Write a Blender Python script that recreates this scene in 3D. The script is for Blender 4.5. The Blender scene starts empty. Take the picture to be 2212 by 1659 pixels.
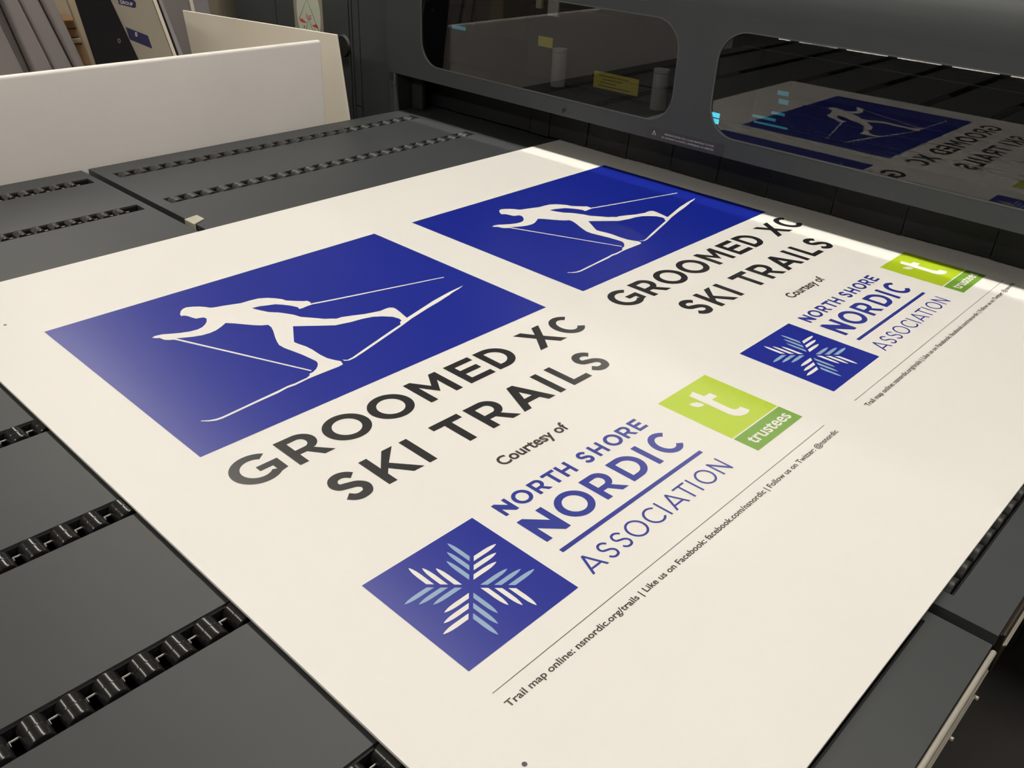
import bpy, bmesh, math, random
from mathutils import Vector, Matrix
from mathutils.geometry import tessellate_polygon

# ---------------------------------------------------------------- scene, camera, world, exposure
scene = bpy.context.scene
COL = scene.collection
S = 0.5456          # metres per sheet unit (one unit = width of the blue skier panel)
Z0 = 0.91           # height of the printed sheet's top face above the floor


def P(u, v, w=0.0):
    """sheet coordinates (u along the lettering, v down the sheet, w into the table) -> world metres"""
    return Vector((u * S, -v * S, Z0 - w * S))


cam_data = bpy.data.cameras.new('camera')
cam = bpy.data.objects.new('camera', cam_data)
COL.objects.link(cam)
scene.camera = cam
cam_data.sensor_width = 36.0
cam_data.lens = 1910.77 / 2212 * 36.0
cam_data.clip_start = 0.02
cam_data.clip_end = 50
CR, CD, CF = (0.686955, 0.725659, -0.038892), (-0.342846, 0.370819, 0.863105), (0.640741, -0.57958, 0.503525)
right = Vector((CR[0], -CR[1], -CR[2])); up = -Vector((CD[0], -CD[1], -CD[2])); back = -Vector((CF[0], -CF[1], -CF[2]))
mw = Matrix(((right.x, up.x, back.x), (right.y, up.y, back.y), (right.z, up.z, back.z))).to_4x4()
mw.translation = P(-0.627368, 2.076741, -0.997635)
cam.matrix_world = mw

world = bpy.data.worlds.new('world')
scene.world = world
world.use_nodes = True
world.node_tree.nodes['Background'].inputs[0].default_value = (1.0, 0.93, 0.84, 1)
world.node_tree.nodes['Background'].inputs[1].default_value = 0.02

scene.view_settings.view_transform = 'Standard'
scene.view_settings.look = 'None'
scene.view_settings.gamma = 1.0
scene.view_settings.use_curve_mapping = False
scene.view_settings.exposure = 0.0
LAMP = 24.5         # radiance of the ceiling tubes

# ---------------------------------------------------------------- materials
def mat(name, col, rough=0.5, metal=0.0, spec=0.5, noise=0.0, nscale=20.0, bump=0.0, coat=0.0):
    m = bpy.data.materials.new(name)
    m.use_nodes = True
    nt = m.node_tree
    b = nt.nodes['Principled BSDF']
    b.inputs['Base Color'].default_value = (*col, 1)
    b.inputs['Roughness'].default_value = rough
    b.inputs['Metallic'].default_value = metal
    b.inputs['Specular IOR Level'].default_value = spec
    if coat:
        b.inputs['Coat Weight'].default_value = coat
        b.inputs['Coat Roughness'].default_value = 0.15
    if noise or bump:
        tc = nt.nodes.new('ShaderNodeTexCoord')
        nz = nt.nodes.new('ShaderNodeTexNoise')
        nz.inputs['Scale'].default_value = nscale
        nz.inputs['Detail'].default_value = 5
        nt.links.new(tc.outputs['Object'], nz.inputs['Vector'])
        if noise:
            rp = nt.nodes.new('ShaderNodeValToRGB')
            rp.color_ramp.elements[0].position = 0.3
            rp.color_ramp.elements[1].position = 0.7
            rp.color_ramp.elements[0].color = (*[c * (1 - noise) for c in col], 1)
            rp.color_ramp.elements[1].color = (*[min(1, c * (1 + noise)) for c in col], 1)
            nt.links.new(nz.outputs['Fac'], rp.inputs['Fac'])
            nt.links.new(rp.outputs['Color'], b.inputs['Base Color'])
        if bump:
            bp = nt.nodes.new('ShaderNodeBump')
            bp.inputs['Strength'].default_value = bump
            bp.inputs['Distance'].default_value = 0.001
            nt.links.new(nz.outputs['Fac'], bp.inputs['Height'])
            nt.links.new(bp.outputs['Normal'], b.inputs['Normal'])
    return m


def emit(name, col, strength):
    m = bpy.data.materials.new(name)
    m.use_nodes = True
    nt = m.node_tree
    nt.nodes.clear()
    e = nt.nodes.new('ShaderNodeEmission')
    e.inputs[0].default_value = (*col, 1)
    e.inputs[1].default_value = strength
    o = nt.nodes.new('ShaderNodeOutputMaterial')
    nt.links.new(e.outputs[0], o.inputs[0])
    return m


def tinted_glass(name, tint, ior):
    m = bpy.data.materials.new(name)
    m.use_nodes = True
    nt = m.node_tree
    nt.nodes.clear()
    fr = nt.nodes.new('ShaderNodeFresnel'); fr.inputs['IOR'].default_value = ior
    gl = nt.nodes.new('ShaderNodeBsdfGlossy'); gl.inputs['Roughness'].default_value = 0.0
    gl.inputs['Color'].default_value = (1, 1, 1, 1)
    tr = nt.nodes.new('ShaderNodeBsdfTransparent'); tr.inputs['Color'].default_value = (*tint, 1)
    mx = nt.nodes.new('ShaderNodeMixShader')
    o = nt.nodes.new('ShaderNodeOutputMaterial')
    ge = nt.nodes.new('ShaderNodeNewGeometry')
    mt = nt.nodes.new('ShaderNodeMath'); mt.operation = 'SUBTRACT'; mt.inputs[0].default_value = 1.0
    mu = nt.nodes.new('ShaderNodeMath'); mu.operation = 'MULTIPLY'
    nt.links.new(ge.outputs['Backfacing'], mt.inputs[1])
    nt.links.new(fr.outputs[0], mu.inputs[0])
    nt.links.new(mt.outputs[0], mu.inputs[1])
    nt.links.new(mu.outputs[0], mx.inputs[0])
    nt.links.new(tr.outputs[0], mx.inputs[1])
    nt.links.new(gl.outputs[0], mx.inputs[2])
    nt.links.new(mx.outputs[0], o.inputs[0])
    return m


M = {
    'sheet': mat('white_sheet', (.80, .795, .775), .46, spec=.45, noise=.012, nscale=3),
    'ink_blue': mat('blue_ink', (.008, .020, .31), .30, spec=.55),
    'ink_navy': mat('navy_ink', (.024, .038, .31), .32, spec=.5),
    'ink_black': mat('black_ink', (.020, .020, .023), .30, spec=.55),
    'ink_grey': mat('footer_ink', (.045, .040, .036), .36, spec=.5),
    'ink_sky': mat('sky_ink', (.28, .42, .62), .36, spec=.45),
    'ink_lime': mat('lime_ink', (.44, .60, .022), .36, spec=.45),
    'ink_green': mat('green_ink', (.17, .36, .04), .36, spec=.45),
    'deck': mat('grey_deck_paint', (.049, .054, .059), .48, spec=.4, noise=.05, nscale=6, bump=.05),
    'deck_edge': mat('dark_gap', (.02, .022, .022), .6),
    'body': mat('grey_machine_paint', (.046, .052, .055), .5, spec=.35, noise=.06, nscale=5, bump=.06),
    'body_dark': mat('dark_machine_paint', (.03, .031, .032), .6, spec=.3),
    'inside': mat('black_inside', (.012, .012, .013), .7, spec=.2),
    'flap': mat('black_flap_plastic', (.010, .011, .012), .5, spec=.3, noise=.2, nscale=9),
    'tray': mat('black_tray', (.008, .008, .009), .5, spec=.4),
    'roller': mat('black_roller_plastic', (.016, .016, .016), .2, spec=.6),
    'roller_matte': mat('dark_grey_roller_plastic', (.032, .034, .034), .4, spec=.4),
    'highlight_grey': mat('painted_rim_highlight', (.08, .083, .083), .35),  # lighter grey paints the highlight along the window edges
    'rim': mat('pale_lit_rim', (.55, .55, .53), .4),  # pale colour paints the light caught by the black tray's rim
    'alu': mat('pale_highlit_aluminium', (.70, .66, .58), .38, metal=.35),  # pale diffuse colour paints the lamp highlight on the rail
    'bronze': mat('dark_anodised_rail', (.10, .085, .07), .4, metal=.8),
    'white_board': mat('white_corrugated_board', (.90, .87, .85), .5, noise=.02, nscale=4, bump=.05),
    'polished': mat('polished_metal', (.85, .85, .86), .13, metal=1.0),
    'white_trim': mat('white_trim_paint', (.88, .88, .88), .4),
    'cream_board': mat('cream_board', (.86, .81, .70), .5, noise=.03, nscale=3),
    'foam': mat('mauve_grey_foam_board', (.275, .252, .258), .6, noise=.06, nscale=4),
    'foam_dk': mat('grey_board_edge', (.17, .16, .16), .6),
    'cardboard': mat('brown_cardboard', (.36, .22, .115), .8, noise=.12, nscale=8),
    'cardboard_dark': mat('dark_brown_cardboard', (.24, .13, .06), .8, noise=.12, nscale=8),
    'tan_light': mat('light_tan_panel', (.55, .48, .35), .7),
    'olive': mat('olive_panel', (.27, .24, .18), .7),
    'tan': mat('tan_panel', (.42, .36, .27), .7, noise=.05, nscale=3),
    'beige': mat('beige_sign_face', (.38, .345, .29), .45, noise=.03, nscale=2),
    'black_board': mat('black_board', (.007, .007, .010), .5, spec=.3),
    'lavender': mat('lavender_board_edge', (.34, .325, .36), .5),
    'navy_print': mat('navy_print', (.022, .02, .085), .4),
    'pale_print': mat('pale_print', (.6, .6, .62), .5),
    'label_dark': mat('dark_label', (.024, .024, .026), .3, spec=.5),
    'label_text': mat('label_text', (.5, .5, .5), .5),
    'yellow': mat('yellow_label', (.75, .62, .05), .5),
    'steel': mat('pale_metal_cylinder', (.55, .53, .49), .4, metal=.3),
    'tape': mat('beige_tape', (.48, .46, .38), .6, noise=.1, nscale=40),
    'sticker': mat('pale_sticker', (.55, .60, .50), .5),
    'sticker_tan': mat('tan_sticker_backing', (.30, .26, .21), .6),
    'red': mat('red_print', (.6, .06, .05), .5),
    'line': mat('dark_line_print', (.06, .05, .04), .5),
    'rubber': mat('black_rubber', (.008, .008, .008), .5),
    'wall': mat('warm_wall_paint', (.30, .27, .23), .8, noise=.04, nscale=2),
    'floor': mat('dark_concrete', (.055, .052, .05), .7, noise=.2, nscale=3),
    'ceil': mat('ceiling_tile', (.6, .58, .54), .9, noise=.03, nscale=5),
    'housing': mat('lamp_housing', (.7, .7, .68), .5),
    'tube': emit('lamp_diffuser_light', (1.0, .93, .82), LAMP),
    'strip': emit('added_lip_lamp_light', (1.0, .94, .82), 46.0),
    'work': emit('added_carriage_light', (1.0, .95, .85), 4.0),
    'cyan': emit('cyan_glow', (.05, .62, .85), 2.6),
    'cyan_dim': emit('dim_cyan_glow', (.06, .42, .52), .55),
    'glass': tinted_glass('tinted_window_glass', (.62, .63, .63), 1.75),
}

# ---------------------------------------------------------------- object helpers
ROOT = {}


def link(o, parent=None):
    COL.objects.link(o)
    if parent is not None:
        o.parent = parent
    return o


def thing(name, label, cat, loc, group=None):
    o = bpy.data.objects.new(name, None)
    o.empty_display_size = .05
    o.location = loc
    COL.objects.link(o)
    o['label'] = label
    o['category'] = cat
    if group:
        o['group'] = group
    ROOT[o.name] = Vector(loc)
    return o


def base_of(parent):
    while parent is not None and parent.parent is not None:
        parent = parent.parent
    return ROOT.get(parent.name, Vector((0, 0, 0))) if parent is not None else Vector((0, 0, 0))


def obj(name, bm, m, parent=None, smooth=False, label=None, bevel=0.0, seg=2):
    """one mesh object; bm is in world metres"""
    me = bpy.data.meshes.new(name)
    off = base_of(parent)
    if parent is not None:
        bmesh.ops.translate(bm, verts=bm.verts, vec=-off)
    bmesh.ops.recalc_face_normals(bm, faces=bm.faces)
    bm.to_mesh(me)
    bm.free()
    me.materials.append(M[m] if isinstance(m, str) else m)
    if smooth:
        for p in me.polygons:
            p.use_smooth = True
    o = bpy.data.objects.new(name, me)
    link(o, parent)
    if bevel:
        md = o.modifiers.new('bevel', 'BEVEL')
        md.width = bevel
        md.segments = seg
        md.limit_method = 'ANGLE'
    if label:
        o['label'] = label
    return o


def tag(o, label, cat, group=None):
    o['label'] = label
    o['category'] = cat
    if group:
        o['group'] = group
    return o


def struct(o):
    o['kind'] = 'structure'
    return o


def hexa(bm, pts):
    """8 points: bottom ring 0-3, top ring 4-7"""
    v = [bm.verts.new(p) for p in pts]
    for f in ((0, 1, 2, 3), (4, 5, 6, 7), (0, 1, 5, 4), (1, 2, 6, 5), (2, 3, 7, 6), (3, 0, 4, 7)):
        bm.faces.new([v[i] for i in f])
    return bm


def box(u0, u1, v0, v1, w0, w1, bm=None):
    bm = bm or bmesh.new()
    return hexa(bm, [P(u0, v0, w0), P(u1, v0, w0), P(u1, v1, w0), P(u0, v1, w0),
                     P(u0, v0, w1), P(u1, v0, w1), P(u1, v1, w1), P(u0, v1, w1)])


def wbox(x0, x1, y0, y1, z0, z1, bm=None):
    bm = bm or bmesh.new()
    return hexa(bm, [Vector(p) for p in ((x0, y0, z0), (x1, y0, z0), (x1, y1, z0), (x0, y1, z0),
                                         (x0, y0, z1), (x1, y0, z1), (x1, y1, z1), (x0, y1, z1))])


def cyl(bm, a, b, r, n=24, r2=None):
    a, b = Vector(a), Vector(b)
    d = (b - a).normalized()
    x = d.orthogonal().normalized()
    y = d.cross(x)
    r2 = r if r2 is None else r2
    A = [bm.verts.new(a + (x * math.cos(t) + y * math.sin(t)) * r) for t in [2 * math.pi * i / n for i in range(n)]]
    B = [bm.verts.new(b + (x * math.cos(t) + y * math.sin(t)) * r2) for t in [2 * math.pi * i / n for i in range(n)]]
    for i in range(n):
        bm.faces.new((A[i], A[(i + 1) % n], B[(i + 1) % n], B[i]))
    bm.faces.new(A)
    bm.faces.new(B)
    return bm


def slab(pts, d0, d1, axis='v', bm=None):
    """extrude a polygon: axis 'v' -> pts are (u, w); axis 'u' -> pts are (v, w)"""
    bm = bm or bmesh.new()
    f = (lambda p, d: P(p[0], d, p[1])) if axis == 'v' else (lambda p, d: P(d, p[0], p[1]))
    A = [bm.verts.new(f(p, d0)) for p in pts]
    B = [bm.verts.new(f(p, d1)) for p in pts]
    n = len(pts)
    for i in range(n):
        bm.faces.new((A[i], A[(i + 1) % n], B[(i + 1) % n], B[i]))
    bm.faces.new(A)
    bm.faces.new(B)
    return bm


def flat(bm, loops, fn):
    """fill polygon loops (first outer, rest holes) with triangles; fn maps 2D to 3D"""
    v3 = [[Vector((x, y, 0)) for x, y in lp] for lp in loops]
    vs = [bm.verts.new(fn(x, y)) for lp in loops for x, y in lp]
    for t in tessellate_polygon(v3):
        try:
            bm.faces.new([vs[i] for i in t])
        except ValueError:
            pass
    return bm


def plate_with_holes(loops, u0, u1):
    """solid plate in the (v, w) plane between u0 and u1"""
    bm = bmesh.new()
    flat(bm, loops, lambda v, w: P(u0, v, w))
    flat(bm, loops, lambda v, w: P(u1, v, w))
    for lp in loops:
        A = [bm.verts.new(P(u0, *p)) for p in lp]
        B = [bm.verts.new(P(u1, *p)) for p in lp]
        for i in range(len(lp)):
            j = (i + 1) % len(lp)
            bm.faces.new((A[i], A[j], B[j], B[i]))
    bmesh.ops.remove_doubles(bm, verts=bm.verts, dist=1e-6)
    return bm


def rrect(x0, x1, y0, y1, r, n=10):
    out = []
    for cx, cy, a0 in ((x1 - r, y0 + r, -90), (x1 - r, y1 - r, 0), (x0 + r, y1 - r, 90), (x0 + r, y0 + r, 180)):
        for i in range(n + 1):
            a = math.radians(a0 + 90 * i / n)
            out.append((cx + r * math.cos(a), cy + r * math.sin(a)))
    return out


# ---------------------------------------------------------------- lettering: wide geometric capitals
def arc(cx, cy, rx, ry, a0, a1, n=28):
    return [(cx + rx * math.cos(math.radians(a0 + (a1 - a0) * i / n)), cy + ry * math.sin(math.radians(a0 + (a1 - a0) * i / n))) for i in range(n + 1)]


def spline(pts, n=8):
    out = []
    p = [pts[0]] + pts + [pts[-1]]
    for i in range(1, len(p) - 2):
        for k in range(n):
            t = k / n
            out.append(tuple(.5 * (2 * p[i][a] + (p[i + 1][a] - p[i - 1][a]) * t + (2 * p[i - 1][a] - 5 * p[i][a] + 4 * p[i + 1][a] - p[i + 2][a]) * t * t
                                   + (3 * p[i][a] - p[i - 1][a] - 3 * p[i + 1][a] + p[i + 2][a]) * t ** 3) for a in (0, 1)))
    out.append(pts[-1])
    return out


def ribbon(line, t):
    L, R = [], []
    for i, (x, y) in enumerate(line):
        a, b = line[max(0, i - 1)], line[min(len(line) - 1, i + 1)]
        dx, dy = b[0] - a[0], b[1] - a[1]
        l = math.hypot(dx, dy) or 1
        L.append((x - dy / l * t / 2, y + dx / l * t / 2))
        R.append((x + dy / l * t / 2, y - dx / l * t / 2))
    return L + R[::-1]


def glyph(c, w, h, t):
    """outline loops of a capital in a box w x h, y up, stroke t; returns a list of [outer, holes...]"""
    tv = t * .92
    os = .012 * h
    if c == 'I':
        return [[[(w / 2 - t / 2, 0), (w / 2 + t / 2, 0), (w / 2 + t / 2, h), (w / 2 - t / 2, h)]]]
    if c == 'L':
        return [[[(0, 0), (w, 0), (w, tv), (t, tv), (t, h), (0, h)]]]
    if c == 'T':
        return [[[(w / 2 - t / 2, 0), (w / 2 + t / 2, 0), (w / 2 + t / 2, h - tv), (w, h - tv), (w, h), (0, h), (0, h - tv), (w / 2 - t / 2, h - tv)]]]
    if c == 'E':
        m = h * .51
        return [[[(0, 0), (w, 0), (w, tv), (t, tv), (t, m - tv / 2), (w * .9, m - tv / 2), (w * .9, m + tv / 2), (t, m + tv / 2), (t, h - tv), (w * .99, h - tv), (w * .99, h), (0, h)]]]
    if c == 'H':
        m = h * .5
        return [[[(0, 0), (t, 0), (t, m - tv / 2), (w - t, m - tv / 2), (w - t, 0), (w, 0), (w, h), (w - t, h), (w - t, m + tv / 2), (t, m + tv / 2), (t, h), (0, h)]]]
    if c == 'N':
        d = t * .93
        y1 = t * math.hypot(1, h / max(1e-6, w - 2 * t)) * 1.02
        return [[[(0, 0), (t, 0), (t, h - y1), (w - d, 0), (w, 0), (w, h), (w - t, h), (w - t, y1), (d, h), (0, h)]]]
    if c == 'M':
        yl = .24 * h
        vt = t * 1.5
        sl = (h - (yl + vt)) / (w / 2 - .98 * t)
        yy = yl + sl * (w / 2 - t)
        return [[[(0, 0), (t, 0), (t, yy), (w / 2, yl), (w - t, yy), (w - t, 0), (w, 0), (w, h), (w - .98 * t, h), (w / 2, yl + vt), (.98 * t, h), (0, h)]]]
    if c == 'K':
        return [[[(0, 0), (t, 0), (t, .30 * h), (.36 * w, .435 * h), (w - 1.3 * t, 0), (w, 0), (.5 * w, .575 * h), (.965 * w, h), (.965 * w - 1.34 * t, h), (t, .53 * h), (t, h), (0, h)]]]
    if c == 'X':
        k = 1.28 * t
        i0 = .03 * w
        cc = h * .5 * w / (w - k) - h / 2
        return [[[(0, 0), (k, 0), (w / 2, h / 2 - cc), (w - k, 0), (w, 0), (w / 2 + k / 2, h / 2), (w - i0, h), (w - i0 - k, h), (w / 2, h / 2 + cc), (i0 + k, h), (i0, h), (w / 2 - k / 2, h / 2)]]]
    if c == 'A':
        a = t * .95
        k = t * 1.13
        s = (w / 2 - a / 2) / h
        yb, yt = .21 * h, .21 * h + tv * .92
        return [[[(0, 0), (k, 0), (k + yb * s, yb), (w - k - yb * s, yb), (w - k, 0), (w, 0), (w / 2 + a / 2, h), (w / 2 - a / 2, h)],
                 [(k + yt * s, yt), (w - k - yt * s, yt), (w / 2, (w / 2 - k) / s)]]]
    if c == 'O':
        return [[arc(w / 2, h / 2, w / 2, h / 2 + os, 0, 360, 60)[:-1], arc(w / 2, h / 2, w / 2 - t * 1.04, h / 2 + os - tv * .98, 0, 360, 60)[:-1]]]
    if c == 'D':
        x0 = w - .55 * h
        return [[[(0, 0)] + arc(x0, h / 2, w - x0, h / 2, -90, 90) + [(0, h)],
                 [(t, tv)] + arc(x0, h / 2, w - x0 - t * 1.04, h / 2 - tv, -90, 90) + [(t, h - tv)]]]
    if c == 'C':
        rx = w / 1.80
        o = arc(rx, h / 2, rx, h / 2 + os, 42, 318, 48)
        i = arc(rx, h / 2, rx - t * 1.04, h / 2 + os - tv, 318 - 2, 42 + 2, 48)
        return [[o + i]]
    if c == 'G':
        rx = w / 1.93
        o = arc(rx, h / 2, rx, h / 2 + os, 44, 308, 48)
        i = arc(rx, h / 2, rx - t * 1.04, h / 2 + os - tv, 313, 47, 48)
        return [[o + [(w, .135 * h), (w, .545 * h), (.53 * w, .545 * h), (.53 * w, .545 * h - tv * .9), (w - t * .95, .545 * h - tv * .9), (w - t * .95, .225 * h)] + i]]
    if c == 'S':
        n = [(.93, .80), (.76, .925), (.50, .985), (.22, .93), (.075, .76), (.16, .60), (.45, .525), (.76, .44), (.925, .27), (.80, .075), (.50, .015), (.25, .06), (.06, .20)]
        x0, x1, y0, y1 = t / 2, w - t / 2, tv / 2 - os, h - tv / 2 + os
        return [[ribbon(spline([(x0 + (x1 - x0) * a, y0 + (y1 - y0) * b) for a, b in n]), t * .97)]]
    if c == 'R':
        yb = .325 * h
        wb = w * .93
        rb = (h - yb) / 2
        x0 = wb - rb * 1.08
        return [[[(0, 0), (t, 0), (t, yb - .01 * h), (.44 * w, yb - .01 * h), (w - 1.25 * t, 0), (w, 0), (.66 * w, .36 * h)] + arc(x0, h - rb, wb - x0, rb, -62, 90, 24) + [(0, h)],
                 [(t, yb + tv * .86)] + arc(x0, h - rb + tv * -.04, wb - x0 - t * 1.04, rb - tv * .93, -90, 90, 24) + [(t, h - tv)]]]
    raise KeyError(c)


INK = 0.00018     # height of one ink layer in metres


def put_glyphs(items, vt, vb, t, lift, du=0.0):
    """items: (char, u0, u1); cap top at vt, baseline at vb"""
    bm = bmesh.new()
    h = vb - vt
    for c, u0, u1 in items:
        for loops in glyph(c, u1 - u0, h, t):
            flat(bm, loops, lambda x, y: P(u0 + x + du, vb - y) + Vector((0, 0, lift)))
    return bm


def text_bm(body, fn, width, bold=0.0, height=None):
    """built-in font lettering fitted to width (and cap height); fn maps (x, y) to the world"""
    cu = bpy.data.curves.new('lettering_curve', 'FONT')
    cu.body = body
    cu.size = 1.0
    cu.offset = bold
    cu.resolution_u = 4
    to = bpy.data.objects.new('lettering_curve', cu)
    COL.objects.link(to)
    dg = bpy.context.evaluated_depsgraph_get()
    dg.update()
    me = bpy.data.meshes.new_from_object(to.evaluated_get(dg))
    bpy.data.objects.remove(to)
    bpy.data.curves.remove(cu)
    bm = bmesh.new()
    bm.from_mesh(me)
    bpy.data.meshes.remove(me)
    xs = [v.co.x for v in bm.verts]
    x0, x1 = min(xs), max(xs)
    s = width / (x1 - x0)
    sy = s if height is None else height / 0.729
    for v in bm.verts:
        v.co = fn((v.co.x - x0) * s, v.co.y * sy)
    return bm


# ================================================================ the printed sheet
U_L, U_R, V_T, V_B = -0.1615, 3.6, -0.3615, 1.8725
TH = 0.0055
sheet = thing('printed_sheet', 'large white printed sheet with two blue skier signs lying on the printer table', 'printed sheet', P(1.0, 0.75, TH))
obj('substrate', box(U_L, U_R, V_T, V_B, 0, TH), 'sheet', sheet)

SKIER = [(0.1696, 0.1959),(0.1794, 0.1928),(0.1952, 0.1963),(0.2146, 0.2083),(0.2296, 0.2175),(0.2512, 0.226),(0.2701, 0.2287),(0.2847, 0.2249),(0.2974, 0.2159),(0.3076, 0.2055),(0.3165, 0.1901),(0.315, 0.1794),(0.3067, 0.1755),(0.297, 0.1726),(0.2927, 0.1593),(0.2897, 0.1459),(0.284, 0.1373),(0.2776, 0.1351),(0.2816, 0.1233),(0.2922, 0.1087),(0.3017, 0.1014),(0.3114, 0.0991),(0.3251, 0.1053),(0.3385, 0.116),(0.3485, 0.1287),(0.3548, 0.1405),(0.3629, 0.1453),(0.3835, 0.1514),(0.4091, 0.1606),(0.4271, 0.1679),(0.4493, 0.1688),(0.4748, 0.1724),(0.4946, 0.1849),(0.5079, 0.2006),(0.5185, 0.2166),(0.5211, 0.2304),(0.5372, 0.2486),(0.5514, 0.2626),(0.5614, 0.269),(0.5605, 0.2771),(0.5629, 0.2805),(0.5565, 0.2875),(0.6148, 0.3038),(0.9341, 0.3892),(0.9298, 0.3926),(0.6102, 0.31),(0.5576, 0.2948),(0.5408, 0.2948),(0.525, 0.2968),(0.5166, 0.2954),(0.5201, 0.2849),(0.5131, 0.2662),(0.5008, 0.2464),(0.4877, 0.231),(0.4729, 0.2252),(0.4519, 0.2151),(0.4314, 0.2116),(0.4346, 0.2243),(0.4425, 0.2437),(0.45, 0.2601),(0.4662, 0.2771),(0.477, 0.2953),(0.4872, 0.3141),(0.4929, 0.336),(0.5065, 0.3531),(0.5187, 0.3688),(0.5304, 0.3852),(0.5428, 0.3941),(0.5523, 0.4038),(0.5682, 0.405),(0.5939, 0.4161),(0.6226, 0.4298),(0.6469, 0.437),(0.6633, 0.4419),(0.6798, 0.4405),(0.6919, 0.4415),(0.6993, 0.4481),(0.7005, 0.4591),(0.6956, 0.4833),(0.6868, 0.5178),(0.7341, 0.5055),(0.805, 0.4866),(0.8725, 0.4742),(0.9342, 0.4673),(0.912, 0.4752),(0.8753, 0.4834),(0.8625, 0.488),(0.8076, 0.5019),(0.7673, 0.5103),(0.6926, 0.529),(0.6496, 0.5433),(0.597, 0.5586),(0.5402, 0.5751),(0.4917, 0.5891),(0.4602, 0.5973),(0.4433, 0.599),(0.4346, 0.593),(0.433, 0.5846),(0.4407, 0.5937),(0.4577, 0.592),(0.4938, 0.5806),(0.5425, 0.5663),(0.5996, 0.5496),(0.6383, 0.5389),(0.6512, 0.5355),(0.6597, 0.5232),(0.6671, 0.5216),(0.6694, 0.5081),(0.6647, 0.4895),(0.6461, 0.4691),(0.627, 0.4556),(0.599, 0.4471),(0.5682, 0.443),(0.5487, 0.4371),(0.5289, 0.4319),(0.5082, 0.4155),(0.4791, 0.3916),(0.4488, 0.3665),(0.4276, 0.3993),(0.4027, 0.438),(0.4047, 0.4527),(0.4104, 0.476),(0.4119, 0.4984),(0.4102, 0.5311),(0.4122, 0.5554),(0.4186, 0.5733),(0.4267, 0.5888),(0.4212, 0.6037),(0.4073, 0.6058),(0.3778, 0.605),(0.3484, 0.6047),(0.3232, 0.6051),(0.3054, 0.6072),(0.2878, 0.6092),(0.269, 0.6074),(0.2422, 0.6121),(0.2181, 0.6134),(0.1866, 0.6152),(0.1554, 0.6175),(0.1246, 0.6202),(0.1025, 0.6215),(0.0894, 0.6197),(0.0763, 0.6122),(0.0653, 0.6012),(0.0672, 0.5997),(0.0784, 0.6086),(0.0928, 0.614),(0.1062, 0.6152),(0.1288, 0.6134),(0.1594, 0.6111),(0.191, 0.6082),(0.2231, 0.6058),(0.2477, 0.6038),(0.2736, 0.6007),(0.2928, 0.602),(0.3081, 0.6004),(0.3252, 0.5994),(0.3371, 0.5943),(0.3391, 0.5885),(0.3504, 0.5874),(0.3638, 0.5804),(0.3748, 0.571),(0.3826, 0.5603),(0.3852, 0.5508),(0.3835, 0.5321),(0.3805, 0.506),(0.3748, 0.4771),(0.3687, 0.4485),(0.3682, 0.4269),(0.3753, 0.4066),(0.3856, 0.3833),(0.399, 0.3565),(0.4071, 0.3356),(0.4086, 0.3198),(0.3942, 0.3114),(0.3813, 0.2974),(0.367, 0.2787),(0.3531, 0.2593),(0.3378, 0.242),(0.3211, 0.2521),(0.3006, 0.2619),(0.2821, 0.2651),(0.2628, 0.263),(0.2426, 0.2557),(0.2242, 0.2455),(0.209, 0.237),(0.3528, 0.5781),(0.3492, 0.5815),(0.2032, 0.2404),(0.1932, 0.2334),(0.1856, 0.2255),(0.184, 0.2176),(0.1823, 0.2096),(0.1753, 0.2043)]
HEAD1 = [('G', .0045, .1040), ('R', .1226, .2050), ('O', .2165, .3205), ('O', .3320, .4360), ('M', .4572, .5515), ('E', .5770, .6550), ('D', .6705, .7510), ('X', .8095, .9080), ('C', .9175, .9960)]
HEAD2 = [('S', .1150, .1865), ('K', .2057, .2925), ('I', .3068, .3260), ('T', .3852, .4648), ('R', .4824, .5656), ('A', .5765, .6770), ('I', .6942, .7132), ('L', .7414, .8048), ('S', .8195, .8905)]
NORTH = [('N', .2946, .3288), ('O', .3358, .3782), ('R', .3868, .4210), ('T', .4259, .4602), ('H', .4645, .4976), ('S', .5245, .5555), ('H', .5648, .5974), ('O', .6078, .6498), ('R', .6556, .6900), ('E', .6967, .7262)]
NORDIC = [('N', .2950, .3590), ('O', .3722, .4520), ('R', .4651, .5288), ('D', .5467, .6145), ('I', .6288, .6438), ('C', .6650, .7275)]
ASSOC = [('A', .2882, .3311), ('S', .3395, .3695), ('S', .3775, .4075), ('O', .4140, .4592), ('C', .4675, .5075), ('I', .5145, .5190), ('A', .5306, .5751), ('T', .5742, .6108), ('I', .6180, .6225), ('O', .6360, .6812), ('N', .6918, .7264)]


def ski(bm, base, tip, hw, flip, fn):
    """one snowflake ski: slanted base, pointed rounded tip; base/tip are centre points, hw half width"""
    (bx, by), (tx, ty) = base, tip
    L = math.hypot(tx - bx, ty - by)
    dx, dy = (tx - bx) / L, (ty - by) / L
    nx, ny = -dy * flip, dx * flip
    prof = [(0, 1), (.25, 1.0), (.5, 1.02), (.7, .90), (.85, .62), (.95, .27), (1.0, .0)]
    A = [(bx + dx * L * s + nx * hw * k, by + dy * L * s + ny * hw * k) for s, k in prof]
    B = [(bx + dx * L * s - nx * hw * k, by + dy * L * s - ny * hw * k) for s, k in prof[1:-1]]
    A[0] = (bx + dx * hw + nx * hw, by + dy * hw + ny * hw)
    b0 = (bx - dx * hw - nx * hw, by - dy * hw - ny * hw)
    flat(bm, [A + B[::-1] + [b0]], fn)


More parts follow.
